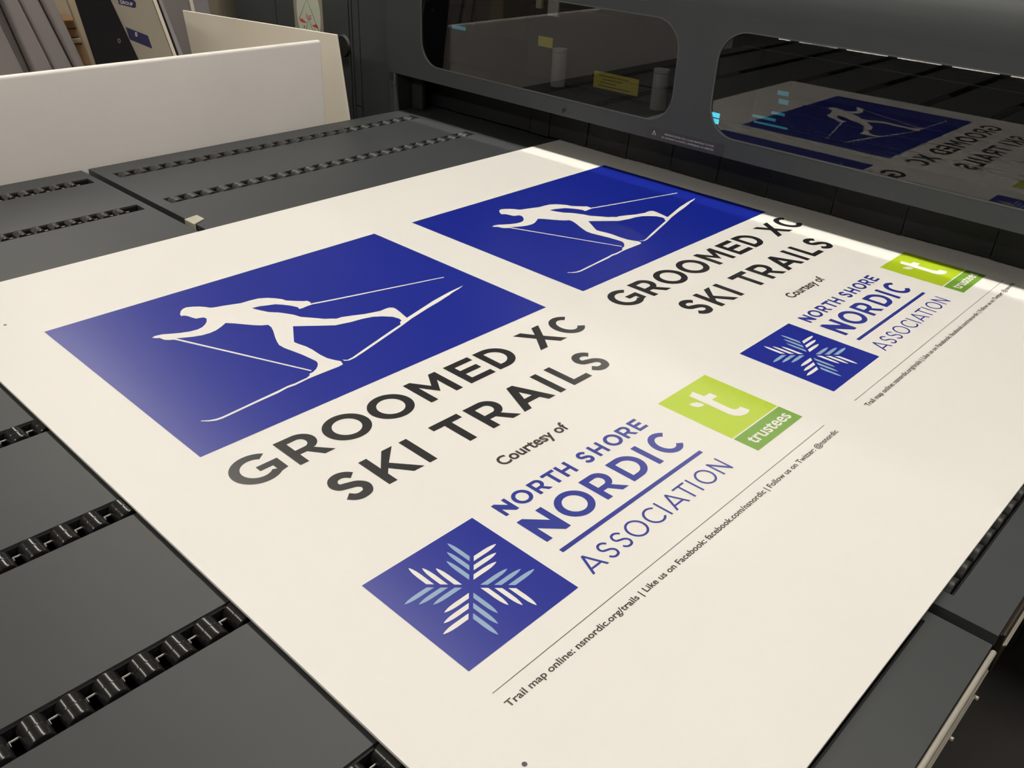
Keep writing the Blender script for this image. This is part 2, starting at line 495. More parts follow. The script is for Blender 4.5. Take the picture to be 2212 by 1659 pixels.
def print_copy(du, which):
    def q(u0, u1, v0, v1, lift):
        bm = bmesh.new()
        flat(bm, [[(u0, v0), (u1, v0), (u1, v1), (u0, v1)]], lambda x, y: P(x + du, y) + Vector((0, 0, lift)))
        return bm
    F = lambda lift: (lambda x, y: P(x + du, y) + Vector((0, 0, lift)))
    panel = obj('skier_panel', q(0, 1, 0, .7137, INK), 'ink_blue', sheet, label='blue rectangle behind the white skier on the ' + which)
    bm = bmesh.new()
    flat(bm, [SKIER], F(2 * INK))
    obj('skier_silhouette', bm, 'sheet', panel, label='white cross-country skier silhouette')
    for word, items, vt, vb, t in (('GROOMED', HEAD1[:7], .7705, .8655, .0201), ('XC', HEAD1[7:], .7705, .8655, .0201), ('SKI', HEAD2[:3], .9340, 1.0280, .0198), ('TRAILS', HEAD2[3:], .9340, 1.0280, .0198)):
        obj('heading_word', put_glyphs(items, vt, vb, t, INK, du), 'ink_black', sheet, label='black heading word ' + word + ' on the ' + which)
    fn = lambda v: (lambda x, y: P(x + du, v - y) + Vector((0, 0, INK)))
    bm = text_bm('Courtesy of', lambda x, y: P(.402 + x + du, 1.1338 - y) + Vector((0, 0, INK)), .198, .026)
    obj('courtesy_lettering', bm, 'ink_grey', sheet, label='small black words Courtesy of')
    # association emblem
    em = obj('snowflake_emblem', q(.0018, .2477, 1.2043, 1.4493, INK), 'ink_blue', sheet, label='blue square with white and pale blue snowflake')
    cx, cy = .1257, 1.3272
    white, sky = bmesh.new(), bmesh.new()
    for k in range(4):
        a = math.radians(90 * k)
        rot = lambda x, y: (cx + x * math.cos(a) - y * math.sin(a), cy + x * math.sin(a) + y * math.cos(a))
        for i in range(3):
            o = .0158 * i
            # upper left arm: vertical ski (white) and horizontal ski (pale blue)
            ski(white, rot(-.0441 + o, -.0490 + o), rot(-.0441 + o, -.1022 + o), .0044, -1, F(2 * INK))
            ski(sky, rot(-.0486 + o, -.0435 + o), rot(-.1030 + o, -.0435 + o), .0042, 1, F(2 * INK))
    obj('snowflake_white_skis', white, 'sheet', em, label='white skis of the snowflake')
    obj('snowflake_blue_skis', sky, 'ink_sky', em, label='pale blue skis of the snowflake')
    obj('association_lettering', put_glyphs(NORTH, 1.2045, 1.2435, .0083, INK, du), 'ink_navy', sheet, label='blue line NORTH SHORE')
    obj('association_lettering', put_glyphs(NORDIC, 1.2678, 1.3402, .0150, INK, du), 'ink_navy', sheet, label='blue line NORDIC')
    obj('association_lettering', put_glyphs(ASSOC, 1.4045, 1.4475, .0049, INK, du), 'ink_navy', sheet, label='thin blue line ASSOCIATION')
    obj('association_rule', q(.2945, .7268, 1.3677, 1.3769, INK), 'ink_navy', sheet, label='blue bar under NORDIC')
    # green sponsor emblem
    sp = obj('sponsor_emblem', q(.8142, 1.0019, 1.2043, 1.3910, INK), 'ink_lime', sheet, label='lime green square with a white letter t')
    obj('emblem_band', q(.8142, 1.0019, 1.3945, 1.4515, INK), 'ink_green', sp, label='darker green band below the lime square')
    T = [(.9142, 1.2282), (.9165, 1.2569), (.9382, 1.2583), (.9390, 1.2774), (.9167, 1.2776), (.9150, 1.3223), (.9165, 1.3310), (.9215, 1.3362), (.9290, 1.3372), (.9378, 1.3365),
         (.9408, 1.3575), (.9290, 1.3618), (.9160, 1.3612), (.9040, 1.3565), (.8950, 1.3470), (.8918, 1.3330), (.8925, 1.2940), (.8927, 1.2600), (.8924, 1.2341)]
    leaf = [(.8608, 1.2539), (.8720, 1.2548), (.8820, 1.2600), (.8862, 1.2690), (.8868, 1.2778), (.8760, 1.2780), (.8665, 1.2735), (.8620, 1.2650)]
    bm = bmesh.new()
    flat(bm, [T], F(2 * INK))
    flat(bm, [leaf], F(2 * INK))
    obj('emblem_letter', bm, 'sheet', sp, label='white letter t with a leaf')
    bm = text_bm('trustees', lambda x, y: P(.8325 + x + du, 1.4352 - y) + Vector((0, 0, 2 * INK)), .1535, .017, .0310)
    obj('emblem_lettering', bm, 'sheet', sp, label='white word trustees')
    obj('footer_rule', q(-.002, 1.004, 1.4999, 1.5011, INK), 'ink_grey', sheet, label='thin grey line above the footer')
    bm = text_bm('Trail map online: nsnordic.org/trails | Like us on Facebook: facebook.com/nsnordic | Follow us on Twitter: @nsnordic',
                 lambda x, y: P(-.0025 + x + du, 1.5338 - y) + Vector((0, 0, INK)), 1.006, .020, .0122)
    obj('footer_lettering', bm, 'ink_grey', sheet, label='small grey line of web addresses')


print_copy(0.0, 'nearer sign')
print_copy(1.1535, 'farther sign')
for (u, v) in ((-.0532, 1.6089), (-.0522, -.0969)):
    bm = bmesh.new()
    flat(bm, [arc(u, v, .0038, .0038, 0, 360, 24)[:-1]], lambda x, y: P(x, y) + Vector((0, 0, INK)))
    obj('corner_dot', bm, 'ink_black', sheet, label='small dark dot near the sheet corner')

# ================================================================ tables with roller slots
WD = 0.011            # table deck lies this far below the sheet's top face
V_BACK, V_FRONT = -1.207, 1.973
SLOTS = [-1.073 + .3635 * k for k in range(8)] + [1.854]
SW = .030             # half width of a slot
DECK_T = .022

ROLLERS = {}
LIT_RIM = []


def lit_rim_mesh():
    """small L-shaped corner, pale in place of a lit tray rim, origin at its own corner"""
    if not LIT_RIM:
        bm = bmesh.new()
        box(-.006, .010, -.012, -.0106, 0, .0025, bm)
        box(-.006, -.0049, -.0106, -.003, 0, .0025, bm)
        bmesh.ops.translate(bm, verts=bm.verts, vec=Vector((0, 0, -Z0)))
        bmesh.ops.recalc_face_normals(bm, faces=bm.faces)
        me = bpy.data.meshes.new('lit_rim_corner')
        bm.to_mesh(me)
        bm.free()
        me.materials.append(M['rim'])
        LIT_RIM.append(me)
    return LIT_RIM[0]


def roller_mesh(R, mname):
    bm = bmesh.new()
    # barrel of two wheels, axis along y, seen end to end
    prof = [(-.0125, .0), (-.0125, R - .0013), (-.0118, R), (-.0108, R), (-.0014, R), (-.0005, R), (-.0003, R - .0003), (.0003, R - .0003), (.0005, R), (.0014, R), (.0108, R), (.0118, R), (.0125, R - .0013), (.0125, .0)]
    n = 28
    rings = []
    for y, r in prof:
        rings.append([bm.verts.new((r * math.cos(2 * math.pi * i / n), y, r * math.sin(2 * math.pi * i / n))) for i in range(n)] if r else [bm.verts.new((0, y, 0))])
    for a, b in zip(rings, rings[1:]):
        for i in range(n):
            j = (i + 1) % n
            if len(a) == 1:
                bm.faces.new((a[0], b[i], b[j]))
            elif len(b) == 1:
                bm.faces.new((a[i], a[j], b[0]))
            else:
                bm.faces.new((a[i], a[j], b[j], b[i]))
    bmesh.ops.recalc_face_normals(bm, faces=bm.faces)
    me = bpy.data.meshes.new('roller')
    bm.to_mesh(me)
    bm.free()
    me.materials.append(M[mname])
    for p in me.polygons:
        p.use_smooth = len(p.vertices) == 4
    return me


def table(name, label, u0, u1, s0, s1, pitch, ranges, last=1.854):
    """u0..u1 deck; slots s0..s1; ranges[k] = list of (ua, ub) in which slot k carries rollers"""
    SLOTS[-1] = last
    base = P((u0 + u1) / 2, .38, 0)
    base.z = 0
    t = thing(name, label, 'table', base)
    bm = bmesh.new()
    edges = [V_BACK] + [e for c in SLOTS for e in (c - SW, c + SW)] + [V_FRONT]
    for a, b in zip(edges[0::2], edges[1::2]):
        if s0 > u0:
            box(s0, s1, a, b, WD, WD + DECK_T, bm)
        else:
            box(u0, u1, a, b, WD, WD + DECK_T, bm)
    if s0 > u0:
        box(u0, s0, V_BACK, V_FRONT, WD, WD + DECK_T, bm)
    if s1 < u1:
        box(s1, u1, V_BACK, V_FRONT, WD, WD + DECK_T, bm)
    obj('deck', bm, 'deck', t)
    for k, c in enumerate(SLOTS):
        tr = bmesh.new()
        e = .0012
        a, b = c - SW + e, c + SW - e
        wt, wb = WD + .004, WD + .052
        box(s0 + e, s1 - e, a, b, wb, wb + .003, tr)
        box(s0 + e, s1 - e, a, a + .003, wt, wb, tr)
        box(s0 + e, s1 - e, b - .003, b, wt, wb, tr)
        track = obj('roller_track', tr, 'tray', t)
        us = [ua + pitch * i for ua, ub in ranges.get(k, []) for i in range(int((ub - ua) / pitch) + 1)]
        if k > 1 or u0 < 0:
            for u in us:
                m = u + pitch / 2
                o = bpy.data.objects.new('lit_rim_corner', lit_rim_mesh())
                o.location = P(m, c, WD + .010) - base
                link(o, track)
        R_ = .0105 if u0 < 0 else .0142
        if R_ not in ROLLERS:
            ROLLERS[R_] = roller_mesh(R_, 'roller' if u0 < 0 else 'roller_matte')
        for u in us:
            o = bpy.data.objects.new('roller', ROLLERS[R_])
            o.location = P(u, c, TH + .0001) - Vector((0, 0, R_)) - base
            link(o, track)
    # frame and legs under the deck
    zt = Z0 - (WD + DECK_T) * S
    fr = bmesh.new()
    zl = zt - .085
    x0, x1 = (u0 + .03) * S, (u1 - .03) * S
    yb, yf = -(V_BACK + .03) * S, -(V_FRONT - .03) * S
    wbox(x0, x1, yf, yf + .03, zl, zt, fr)
    wbox(x0, x1, yb - .03, yb, zl, zt, fr)
    wbox(x0, x0 + .03, yf + .03, yb - .03, zl, zt - .03, fr)
    wbox(x1 - .03, x1, yf + .03, yb - .03, zl, zt - .03, fr)
    wbox(x0 + .03, x1 - .03, yf + .03, yb - .03, zl, zl + .006, fr)
    obj('under_frame', fr, 'body_dark', t)
    for x in (x0 + .04, x1 - .1):
        for y in (yf + .04, yb - .1):
            obj('leg', wbox(x, x + .06, y, y + .06, 0, zl), 'body_dark', t)
    return t


def front_rail(t, u0, u1, bright):
    """aluminium edge profile along the front of a deck"""
    bm = bmesh.new()
    box(u0, u1, V_FRONT + .0005, V_FRONT + .008, WD + .006, WD + .085, bm)
    obj('edge_rail', bm, 'bronze', t, label='dark metal rail along the front edge')
    r = .0042 if bright else .0026
    bm = bmesh.new()
    cyl(bm, P(u0, V_FRONT + .006, WD + .004), P(u1, V_FRONT + .006, WD + .004), r * S, 16)
    obj('rail_bead', bm, 'alu' if bright else 'bronze', t, smooth=True, label='rounded metal bead coloured pale for its highlight' if bright else None)
    for w, du in ((.032, .012), (.060, .05)):
        bm = bmesh.new()
        cyl(bm, P(u0 + du, V_FRONT + .009, WD + w), P(u1 - du, V_FRONT + .009, WD + w), .0018 * S, 10)
        obj('rail_ridge', bm, 'alu', t, smooth=True)
    if bright:
        for u in (.47, .575):
            bm = bmesh.new()
            cyl(bm, P(u, V_FRONT + .008, WD + .070), P(u, V_FRONT + .015, WD + .070), .0035 * S, 14)
            obj('rail_knob', bm, 'alu', t, smooth=True)


PE, PM = .0513, .0613
near = table('extension_table', 'grey slotted extension table nearest the camera under the sheet left edge', -1.05, .622, -1.03, .597, PE,
             {0: [(.166 - 5 * PE, .57)], 1: [(.063 - 4 * PE, .57)], 2: [(-.262 - 6 * PE, -.15)], 3: [(-.262 - 6 * PE, -.15)],
              4: [(-.365 - 4 * PE, -.135)], 5: [(-.478 - 3 * PE, -.135)], 6: [(-.621 - 3 * PE, -.135)], 7: [(-.365 - 5 * PE, -.135)]}, 1.848)
front_rail(near, -1.05, .612, True)
feed = table('feed_table', 'grey slotted feed table in front of the printer windows', .648, 2.9, .689, 2.108, PM,
             {0: [(.722, 2.09)], 1: [(.722, 2.09)], 8: [(.722, 2.09)]}, 1.859)
front_rail(feed, .660, 2.9, False)
seam = box(2.1155, 2.1195, V_BACK + .002, V_FRONT - .002, WD - .0006, WD + .0005)
obj('deck_seam', seam, 'body_dark', feed)
outer = table('extension_table', 'outer grey extension table beyond the near table, seen only in the window reflection', -1.550, -1.062, -1.530, -1.062, PE, {})
for a, e in zip([V_BACK] + [c + SW for c in SLOTS], [c - SW for c in SLOTS] + [V_FRONT]):
    bm = bmesh.new()
    hexa(bm, [P(-1.5505, a + .004, WD), P(-1.5505, e - .004, WD), P(-1.575, e - .004, WD + .015), P(-1.575, a + .004, WD + .015),
              P(-1.5610, a + .004, WD - .0200), P(-1.5610, e - .004, WD - .0200), P(-1.575, e - .004, WD - .0200), P(-1.575, a + .004, WD - .0200)])
    obj('glint_reflector', bm, 'polished', outer, label='added polished bar sloped to mirror a ceiling light into the window')  # slope shaped to throw a ceiling light glint into the window
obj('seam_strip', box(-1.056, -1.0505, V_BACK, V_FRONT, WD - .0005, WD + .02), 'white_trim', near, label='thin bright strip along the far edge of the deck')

# tape on the feed table edge
bm = bmesh.new()
hexa(bm, [P(.640, -.507, WD - .0004), P(.690, -.518, WD - .0004), P(.690, -.472, WD - .0004), P(.640, -.446, WD - .0004),
          P(.640, -.507, WD - .0034), P(.690, -.518, WD - .0034), P(.690, -.472, WD - .0034), P(.640, -.446, WD - .0034)])
box(.6405, .6455, -.507, -.446, WD - .0004, WD + .02, bm)
tag(obj('tape', bm, 'tape', bevel=.0006), 'small beige scrap of tape folded over the feed table edge', 'tape')

# ================================================================ the printer
V_HL, V_HR = -1.243, 2.55      # hood ends
W_LIP, W_HOOD = -.166, -.62
printer = thing('flatbed_printer', 'dark grey flatbed printer with two wide rounded windows in its hood', 'printer', Vector((1.9, -.3, 0)))
frame_loops = [[(V_HL, W_LIP), (V_HL, W_HOOD), (V_HR, W_HOOD), (V_HR, W_LIP)],
               rrect(-1.010, .318, -.578, -.229, .105)[::-1],
               rrect(.469, 1.92, -.574, -.229, .105)[::-1]]
obj('window_frame', plate_with_holes(frame_loops, 2.0905, 2.0945), 'body', printer, label='grey front frame around both windows')
back_loops = [[(V_HL, W_LIP), (V_HL, W_HOOD), (V_HR, W_HOOD), (V_HR, W_LIP)],
              rrect(-1.03, .338, -.598, -.215, .11)[::-1], rrect(.449, 1.94, -.594, -.215, .11)[::-1]]
obj('frame_backing', plate_with_holes(back_loops, 2.1085, 2.127), 'body_dark', printer)
obj('window_pane', box(-0 + 2.0950, 2.0985, -1.022, .330, -.590, -.2215), 'glass', printer, label='left tinted window')
obj('window_pane', box(2.0950, 2.0985, .457, 1.932, -.586, -.2215), 'glass', printer, label='right tinted window')
obj('added_lip_lamp', box(2.1030, 2.1068, V_HL + .02, V_HR - .02, -.205, -.200), 'strip', printer, label='added light strip hidden in the hood lip')  # added lamp, makes the bright stripe on the sheet before the hood
outer_curve = spline([(2.0905, -.6201), (2.0912, -.65), (2.097, -.69), (2.112, -.725), (2.14, -.757), (2.19, -.782), (2.28, -.798), (2.45, -.805)], 8)
inner_curve = spline([(2.127, -.6201), (2.128, -.68), (2.135, -.71), (2.158, -.738), (2.21, -.762), (2.30, -.777), (2.46, -.785)], 4)
lid = outer_curve + [(4.25, -.81), (4.25, -.79)] + inner_curve[::-1]
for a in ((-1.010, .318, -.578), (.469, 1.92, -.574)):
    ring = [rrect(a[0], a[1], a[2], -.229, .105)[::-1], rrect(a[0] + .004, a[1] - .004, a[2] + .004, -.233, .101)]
    obj('window_highlight_ring', plate_with_holes(ring, 2.0898, 2.0949), 'highlight_grey', printer, label='thin lighter ring painting a highlight around a window')
obj('added_lamp_cap', box(2.0952, 2.1080, V_HL + .01, V_HR - .01, -.2140, -.2095), 'inside', printer)  # added cap, keeps the lip strip's glow from spreading into the hood
obj('added_fill_light', box(2.16, 2.20, -.70, .40, -.605, -.600), 'work', printer, label='added light strip brightening the print carriage')  # added lamp, brightens the dark interior behind the left window
obj('hood_lid', slab(lid, V_HL, V_HR), 'body', printer, smooth=False)
obj('side_wall', box(2.128, 4.25, V_HL, V_HL + .028, -.78, 1.66), 'body_dark', printer)
obj('side_wall', box(2.128, 4.25, V_HR - .028, V_HR, -.78, 1.66), 'body_dark', printer)
obj('back_wall', box(4.25, 4.28, V_HL, V_HR, -.79, 1.66), 'inside', printer)
obj('lower_body', box(2.96, 4.24, V_HL + .03, V_HR - .03, .07, 1.66), 'body_dark', printer)
obj('side_post', box(2.100, 2.1275, V_HL, -1.2115, W_LIP + .001, 1.66), 'body', printer, bevel=.001, label='narrow grey post beside the table corner')
bm = bmesh.new()
cyl(bm, P(2.100, -1.222, -.103), P(2.098, -1.222, -.103), .005 * S, 14)
obj('post_screw', bm, 'rubber', printer)
obj('inner_panel', box(2.2, 2.215, -1.2, -1.13, -.30, .005), 'body_dark', printer)
bm = bmesh.new()
box(2.0895, 2.0905, -.182, -.176, -.196, -.178, bm)
box(2.0895, 2.0905, -.174, -.165, -.198, -.186, bm)
obj('latch_mark', bm, 'rubber', printer)
# hanging curtain of black plastic flaps
random.seed(4)
v = -1.195
while v < 2.5:
    wdt = random.choice((.11, .17, .21, .25, .28))
    bot = -.0012 - random.random() * .006
    lean = random.uniform(-.004, .004)
    bm = bmesh.new()
    a, b = v + .0015, min(v + wdt, 2.51) - .0015
    hexa(bm, [P(2.288 + lean, a, bot), P(2.288 - lean, b, bot), P(2.293 - lean, b, bot), P(2.293 + lean, a, bot),
              P(2.300, a, -.185), P(2.300, b, -.185), P(2.305, b, -.185), P(2.305, a, -.185)])
    obj('curtain_flap', bm, 'flap', printer, bevel=.0006)
    v += wdt
obj('light_block_sill', box(2.1275, 2.345, -1.2, 2.51, -.2085, -.187), 'inside', printer)  # rail widened into an added sill that blocks light through the windows

# warning label on the hood lip
lab = obj('warning_label', box(2.0897, 2.0905, .2255, .5475, -.2075, -.1690), 'label_dark', printer, label='black warning label below the windows')
fl = lambda v0, w0: (lambda x, y: P(2.0895, v0 + x, w0 - y))
obj('label_lettering', text_bm('OPENING DOOR WILL CAUSE PRINTING TO STOP', fl(.302, -.1915), .206, .0, .0062), 'label_text', lab, label='white warning lettering')
obj('label_lettering', text_bm("EN OUVRANT LA PORTE, L'IMPRESSION VA ARRETER", fl(.2915, -.1790), .217, .0, .0062), 'label_text', lab, label='white French warning lettering')
bm = bmesh.new()
tri = [(.2480, -.1835), (.2660, -.1835), (.2570, -.2000)]
tri2 = [(.2505, -.1848), (.2635, -.1848), (.2570, -.1968)]
flat(bm, [tri, tri2[::-1]], lambda x, y: P(2.0895, x, y))
flat(bm, [[(.2562, -.1940), (.2580, -.1940), (.2576, -.1888), (.2566, -.1888)]], lambda x, y: P(2.0895, x, y))
flat(bm, [[(.2563, -.1878), (.2577, -.1878), (.2577, -.1862), (.2563, -.1862)]], lambda x, y: P(2.0895, x, y))
obj('label_triangle', bm, 'label_text', lab, label='white warning triangle')

# inside: carriage on its gantry, seen through the glass
obj('gantry_beam', box(2.62, 2.80, V_HL + .03, V_HR - .03, -.47, -.30), 'body_dark', printer)
for u, w in ((2.42, -.222), (2.42, -.236), (2.46, -.268), (2.50, -.30)):
    obj('guide_rail', box(u, u + .012, .50, V_HR - .03, w - .0022, w + .0022), 'body', printer)
car = obj('print_carriage', box(2.345, 2.61, -.62, .50, -.52, -.215), 'inside', printer, bevel=.006, label='black print carriage behind the left window')
yl = obj('carriage_label', box(2.3425, 2.345, -.548, -.468, -.392, -.352), 'yellow', car, label='small yellow label')
yl2 = obj('carriage_label', box(2.3425, 2.345, -.236, -.012, -.301, -.237), 'yellow', car, label='wide yellow warning label')
bm = bmesh.new()
for i, (a, b) in enumerate(((-.21, -.06), (-.19, -.09), (-.20, -.12), (-.21, -.05))):
    w = -.289 + .013 * i
    box(2.3420, 2.3424, a, b, w, w + .003, bm)
obj('carriage_label_lines', bm, 'line', car, label='dark lines of print on the wide yellow label')
for v0 in (-.400, .110):
    bm = bmesh.new()
    cyl(bm, P(2.312, v0, -.350), P(2.312, v0, -.216), .030 * S, 24)
    cyl(bm, P(2.312, v0, -.364), P(2.312, v0, -.352), .031 * S, 24)
    obj('filter_cylinder', bm, 'steel', car, smooth=False, label='pale upright cylinder')
obj('carriage_bracket', box(2.335, 2.345, -.498, -.442, -.535, -.478), 'steel', car)
obj('hose', box(2.33, 2.345, -.560, -.532, -.62, -.50), 'tan', car)
panel = obj('status_panel', box(2.42, 2.43, -1.168, -1.062, -.430, -.270), 'body_dark', printer, label='small panel behind the left end of the window')
obj('cyan_glow_bar', box(2.418, 2.4198, -1.160, -1.070, -.352, -.336), 'cyan_dim', panel, label='dim cyan light')
for v0, v1, w0, w1, m in ((.354, .388, -.252, -.236, 'cyan'), (.356, .388, -.231, -.214, 'cyan'), (.52, .61, -.276, -.267, 'cyan_dim'), (.53, .66, -.255, -.249, 'cyan_dim'), (.59, .64, -.300, -.291, 'cyan_dim'), (.61, .645, -.345, -.330, 'cyan_dim'), (.60, .64, -.372, -.358, 'cyan_dim')):  # dim bars glow in place of blurred cyan streaks of light
    obj('cyan_glow_bar', box(2.302, 2.306, v0, v1, w0, w1), m, printer, label='glowing cyan bar behind the right window, for lamp light and its streaks')

# end cabinet left of the hood
UC = 2.109
obj('cabinet_body', box(UC + .02, 4.25, -2.545, V_HL - .004, -1.6, 1.66), 'body', printer)
for v0, v1, w0, w1 in ((-2.55, -2.152, -1.6, 1.66), (-2.146, -1.548, -1.6, 1.66), (-1.538, -1.524, -1.6, 1.66), (-1.516, -1.470, -1.6, .042), (-1.516, -1.470, .046, 1.66), (-1.463, -1.250, -1.6, 1.66)):
    obj('cabinet_panel', box(UC, UC + .0195, v0, v1, w0, w1), 'body', printer, bevel=.0015)
bm = bmesh.new()
cyl(bm, P(UC, -1.588, -.226), P(UC - .012, -1.588, -.226), .052 * S, 36, .046 * S)
obj('cabinet_knob', bm, 'rubber', printer, label='round black knob on the cabinet')
stb = obj('sticker_backing', box(UC - .0012, UC, -1.985, -1.745, -.70, -.235), 'sticker_tan', printer, label='tan strip behind the sticker')
fn = lambda v, w: P(UC - .0016, v, w)
fn2 = lambda v, w: P(UC - .0019, v, w)
bm = bmesh.new()
flat(bm, [arc(-1.862, -.335, .098, .150, 0, 360, 48)[:-1]], fn)
obj('oval_sticker', bm, 'sticker', stb, label='pale green oval sticker')
bm = bmesh.new()
for line in ([(-1.947, -.30), (-1.868, -.405), (-1.785, -.268)], [(-1.900, -.245), (-1.862, -.318), (-1.822, -.240)]):
    flat(bm, [ribbon(line, .0035)], fn2)
for c in ((-1.905, -.272), (-1.818, -.264)):
    flat(bm, [arc(c[0], c[1], .004, .007, 0, 360, 10)[:-1]], fn2)
obj('sticker_lines', bm, 'line', stb, label='thin dark lines on the sticker')
bm = bmesh.new()
flat(bm, [[(-1.942, -.297), (-1.925, -.310), (-1.880, -.292), (-1.918, -.290)]], fn2)
flat(bm, [[(-1.840, -.286), (-1.800, -.296), (-1.785, -.281), (-1.810, -.279)]], fn2)
for k in range(3):
    flat(bm, [ribbon([(-1.885, -.335 + .008 * k), (-1.862, -.325 + .008 * k), (-1.838, -.333 + .008 * k)], .003)], fn2)
obj('sticker_marks', bm, 'red', stb, label='red marks on the sticker')

# ================================================================ boards behind the table
FLOOR_W = Z0 / S
fb = box(-.95, 1.722, -1.252, -1.226, -.336, FLOOR_W - .001)
tag(obj('white_board', fb, 'white_board', bevel=.006, seg=4), 'long low white board standing upright right behind the slotted tables', 'board')
# second board stands at an angle behind it and leans a little
a0, a1 = Vector((1.852, -1.296)), Vector((1.655, -2.262))
nrm = Vector((-(a1 - a0).y, (a1 - a0).x)).normalized()
bm = bmesh.new()
ln = .17                              # lean per unit of height
def sb(p, w, k):
    q = p + nrm * (k * .010) + Vector((0, 1)) * ln * (w + .337) * 1.0
    return P(q.x, q.y, w)
hexa(bm, [sb(a0, .12, 0), sb(a1, .12, 0), sb(a1, .12, 1), sb(a0, .12, 1), sb(a0, -.337, 0), sb(a1, -.337, 0), sb(a1, -.337, 1), sb(a0, -.337, 1)])
sbo = obj('white_board', bm, 'cream_board', bevel=.001)
tag(sbo, 'cream white board set at an angle between the long white board and the grey cabinet', 'board')
obj_stand = box(1.60, 1.95, -2.20, -1.262, .122, .16)
stand = thing('floor_stand', 'low dark stand hidden behind the long white board', 'stand', P(1.775, -1.7, FLOOR_W))
obj('stand_top', obj_stand, 'body_dark', stand)
for u in (1.63, 1.90):
    for v in (-2.15, -1.30):
        obj('leg', box(u, u + .03, v, v + .03, .16, FLOOR_W), 'body_dark', stand)

# storage bench with boards leaning on it
WB = .30
bench = thing('storage_bench', 'tan bench with a tall back holding leaning boards', 'bench', P(.75, -2.5, FLOOR_W))
obj('bench_top', box(-.5, 1.585, -3.0, -1.72, WB, WB + .05), 'tan', bench)
obj('back_panel', box(-.5, 1.585, -3.04, -3.0, -.75, FLOOR_W), 'tan', bench)
for u in (-.48, 1.53):
    obj('leg', box(u, u + .04, -1.80, -1.74, WB + .05, FLOOR_W), 'tan', bench)


def leaning(name, label, cat, m, top0, top1, bot0, bot1, v0, v1, group=None, bev=.004, wtop=-.72, wbot=WB):
    """slab whose left and right edges pass through (top0,bot0) and (top1,bot1), extended to wtop and wbot"""
    def at(a, b, w):
        s = (w - a[1]) / (b[1] - a[1])
        return (a[0] + (b[0] - a[0]) * s, w)
    pts = [at(top0, bot0, wtop), at(top1, bot1, wtop), at(top1, bot1, wbot - .001), at(top0, bot0, wbot - .001)]
    o = obj(name, slab(pts, v0, v1), m, bevel=bev, seg=3)
    tag(o, label, cat, group)
    return o


G = 'foam boards leaning at the back left'
E0, E2, E3, E4, E5 = ((.733, -.404), (.790, -.174)), ((.760, -.451), (.819, -.173)), ((.822, -.455), (.900, -.176)), ((.906, -.457), (.989, -.179)), ((.962, -.453), (1.038, -.175))
sh = lambda e, d: ((e[0][0] + d, e[0][1]), (e[1][0] + d, e[1][1]))


def row_board(label, m, e0, e1, v1, bev, cat='board', group=G, v0=-2.6, name='foam_board', wbot=WB):
    return leaning(name, label, cat, m, e0[0], e1[0], e0[1], e1[1], v0, v1, group, bev, -.72, wbot)


row_board('grey foam board leaning at the far left end of the leaning row', 'foam', sh(E0, -.15), E0, -2.03, .004)
row_board('thin dark grey board second from the left in the leaning row', 'foam_dk', sh(E0, .003), E2, -2.05, .002)
row_board('grey foam board third from the left in the leaning row, beside the thin dark one', 'foam', sh(E2, .003), E3, -2.00, .008)
row_board('wide blue-grey foam board, fourth from the left in the leaning row', 'foam', sh(E3, .006), E4, -2.02, .008)
row_board('grey foam board with a rounded light edge beside the brown boxes', 'foam', sh(E4, .004), E5, -2.005, .010)
row_board('narrow cream panel between the brown boxes and the black board', 'tan_light', ((1.271, -.363), (1.330, -.05)), ((1.317, -.36), (1.362, -.047)), -2.645, .002, 'panel', None, -2.67, 'cream_panel')
for i, (u0, u1, w0, w1, d, lb) in enumerate(((1.20, 1.37, -.031, WB, 0, 'tall brown cardboard box at the bottom of the small stack'), (1.20, 1.367, -.144, -.033, .0, 'brown cardboard box second from the bottom of the stack'),
                                             (1.20, 1.37, -.172, -.146, .01, 'thin pale brown box in the middle of the stack'), (1.20, 1.365, -.217, -.174, 0, 'brown box below the topmost one of the stack'),
                                             (1.20, 1.37, -.260, -.219, .012, 'darker brown cardboard box topmost in the stack'))):
    b = box(u0, u1, -2.95, -2.75 + d, w0, w1 - .001)
    tag(obj('cardboard_box', b, ('cardboard', 'cardboard', 'tan', 'cardboard', 'cardboard_dark')[i], bevel=.003), lb, 'box', 'stacked cardboard boxes')
blk = row_board('black board leaning in front of the beige sign, also standing in for its dark fade', 'black_board', ((1.029, -.455), (1.067, -.188)), ((1.173, -.446), (1.252, -.197)), -1.95, .002, 'board', None, -1.975, 'black_board')  # hard-edged slab, also covers the sign's soft dark fade
sg = row_board('beige printed sign board with navy labels leaning behind the black board', 'beige', ((1.16, -.43), (1.23, -.183)), ((1.381, -.428), (1.440, -.183)), -2.0, .002, 'sign', None, -2.03, 'sign_board')
fs = lambda u, w: P(u, -1.9990, w)
bm = bmesh.new()
flat(bm, [[(1.226, -.452), (1.29, -.436), (1.303, -.424), (1.301, -.405), (1.293, -.401), (1.226, -.422)]], fs)
t1 = obj('upper_label', bm, 'navy_print', sg, label='dark navy label at the top of the sign')
sh2 = lambda x, y: P(1.232 + x, -1.9985, -.424 + x * .26 - y)
obj('label_lettering', text_bm('GROUP', sh2, .056, .02, .014), 'pale_print', t1, label='pale lettering GROUP')
bm = bmesh.new()
flat(bm, [[(1.239, -.327), (1.334, -.283), (1.346, -.226), (1.248, -.275)]], fs)
t2 = obj('lower_label', bm, 'navy_print', sg, label='navy rectangle on the sign')
bm = bmesh.new()
flat(bm, [arc(1.281, -.293, .0055, .0095, 0, 360, 20)[:-1], arc(1.281, -.293, .0022, .005, 0, 360, 20)[:-1]], lambda u, w: P(u, -1.9985, w))
obj('label_logo', bm, 'pale_print', t2, label='small pale round mark')
bm = bmesh.new()
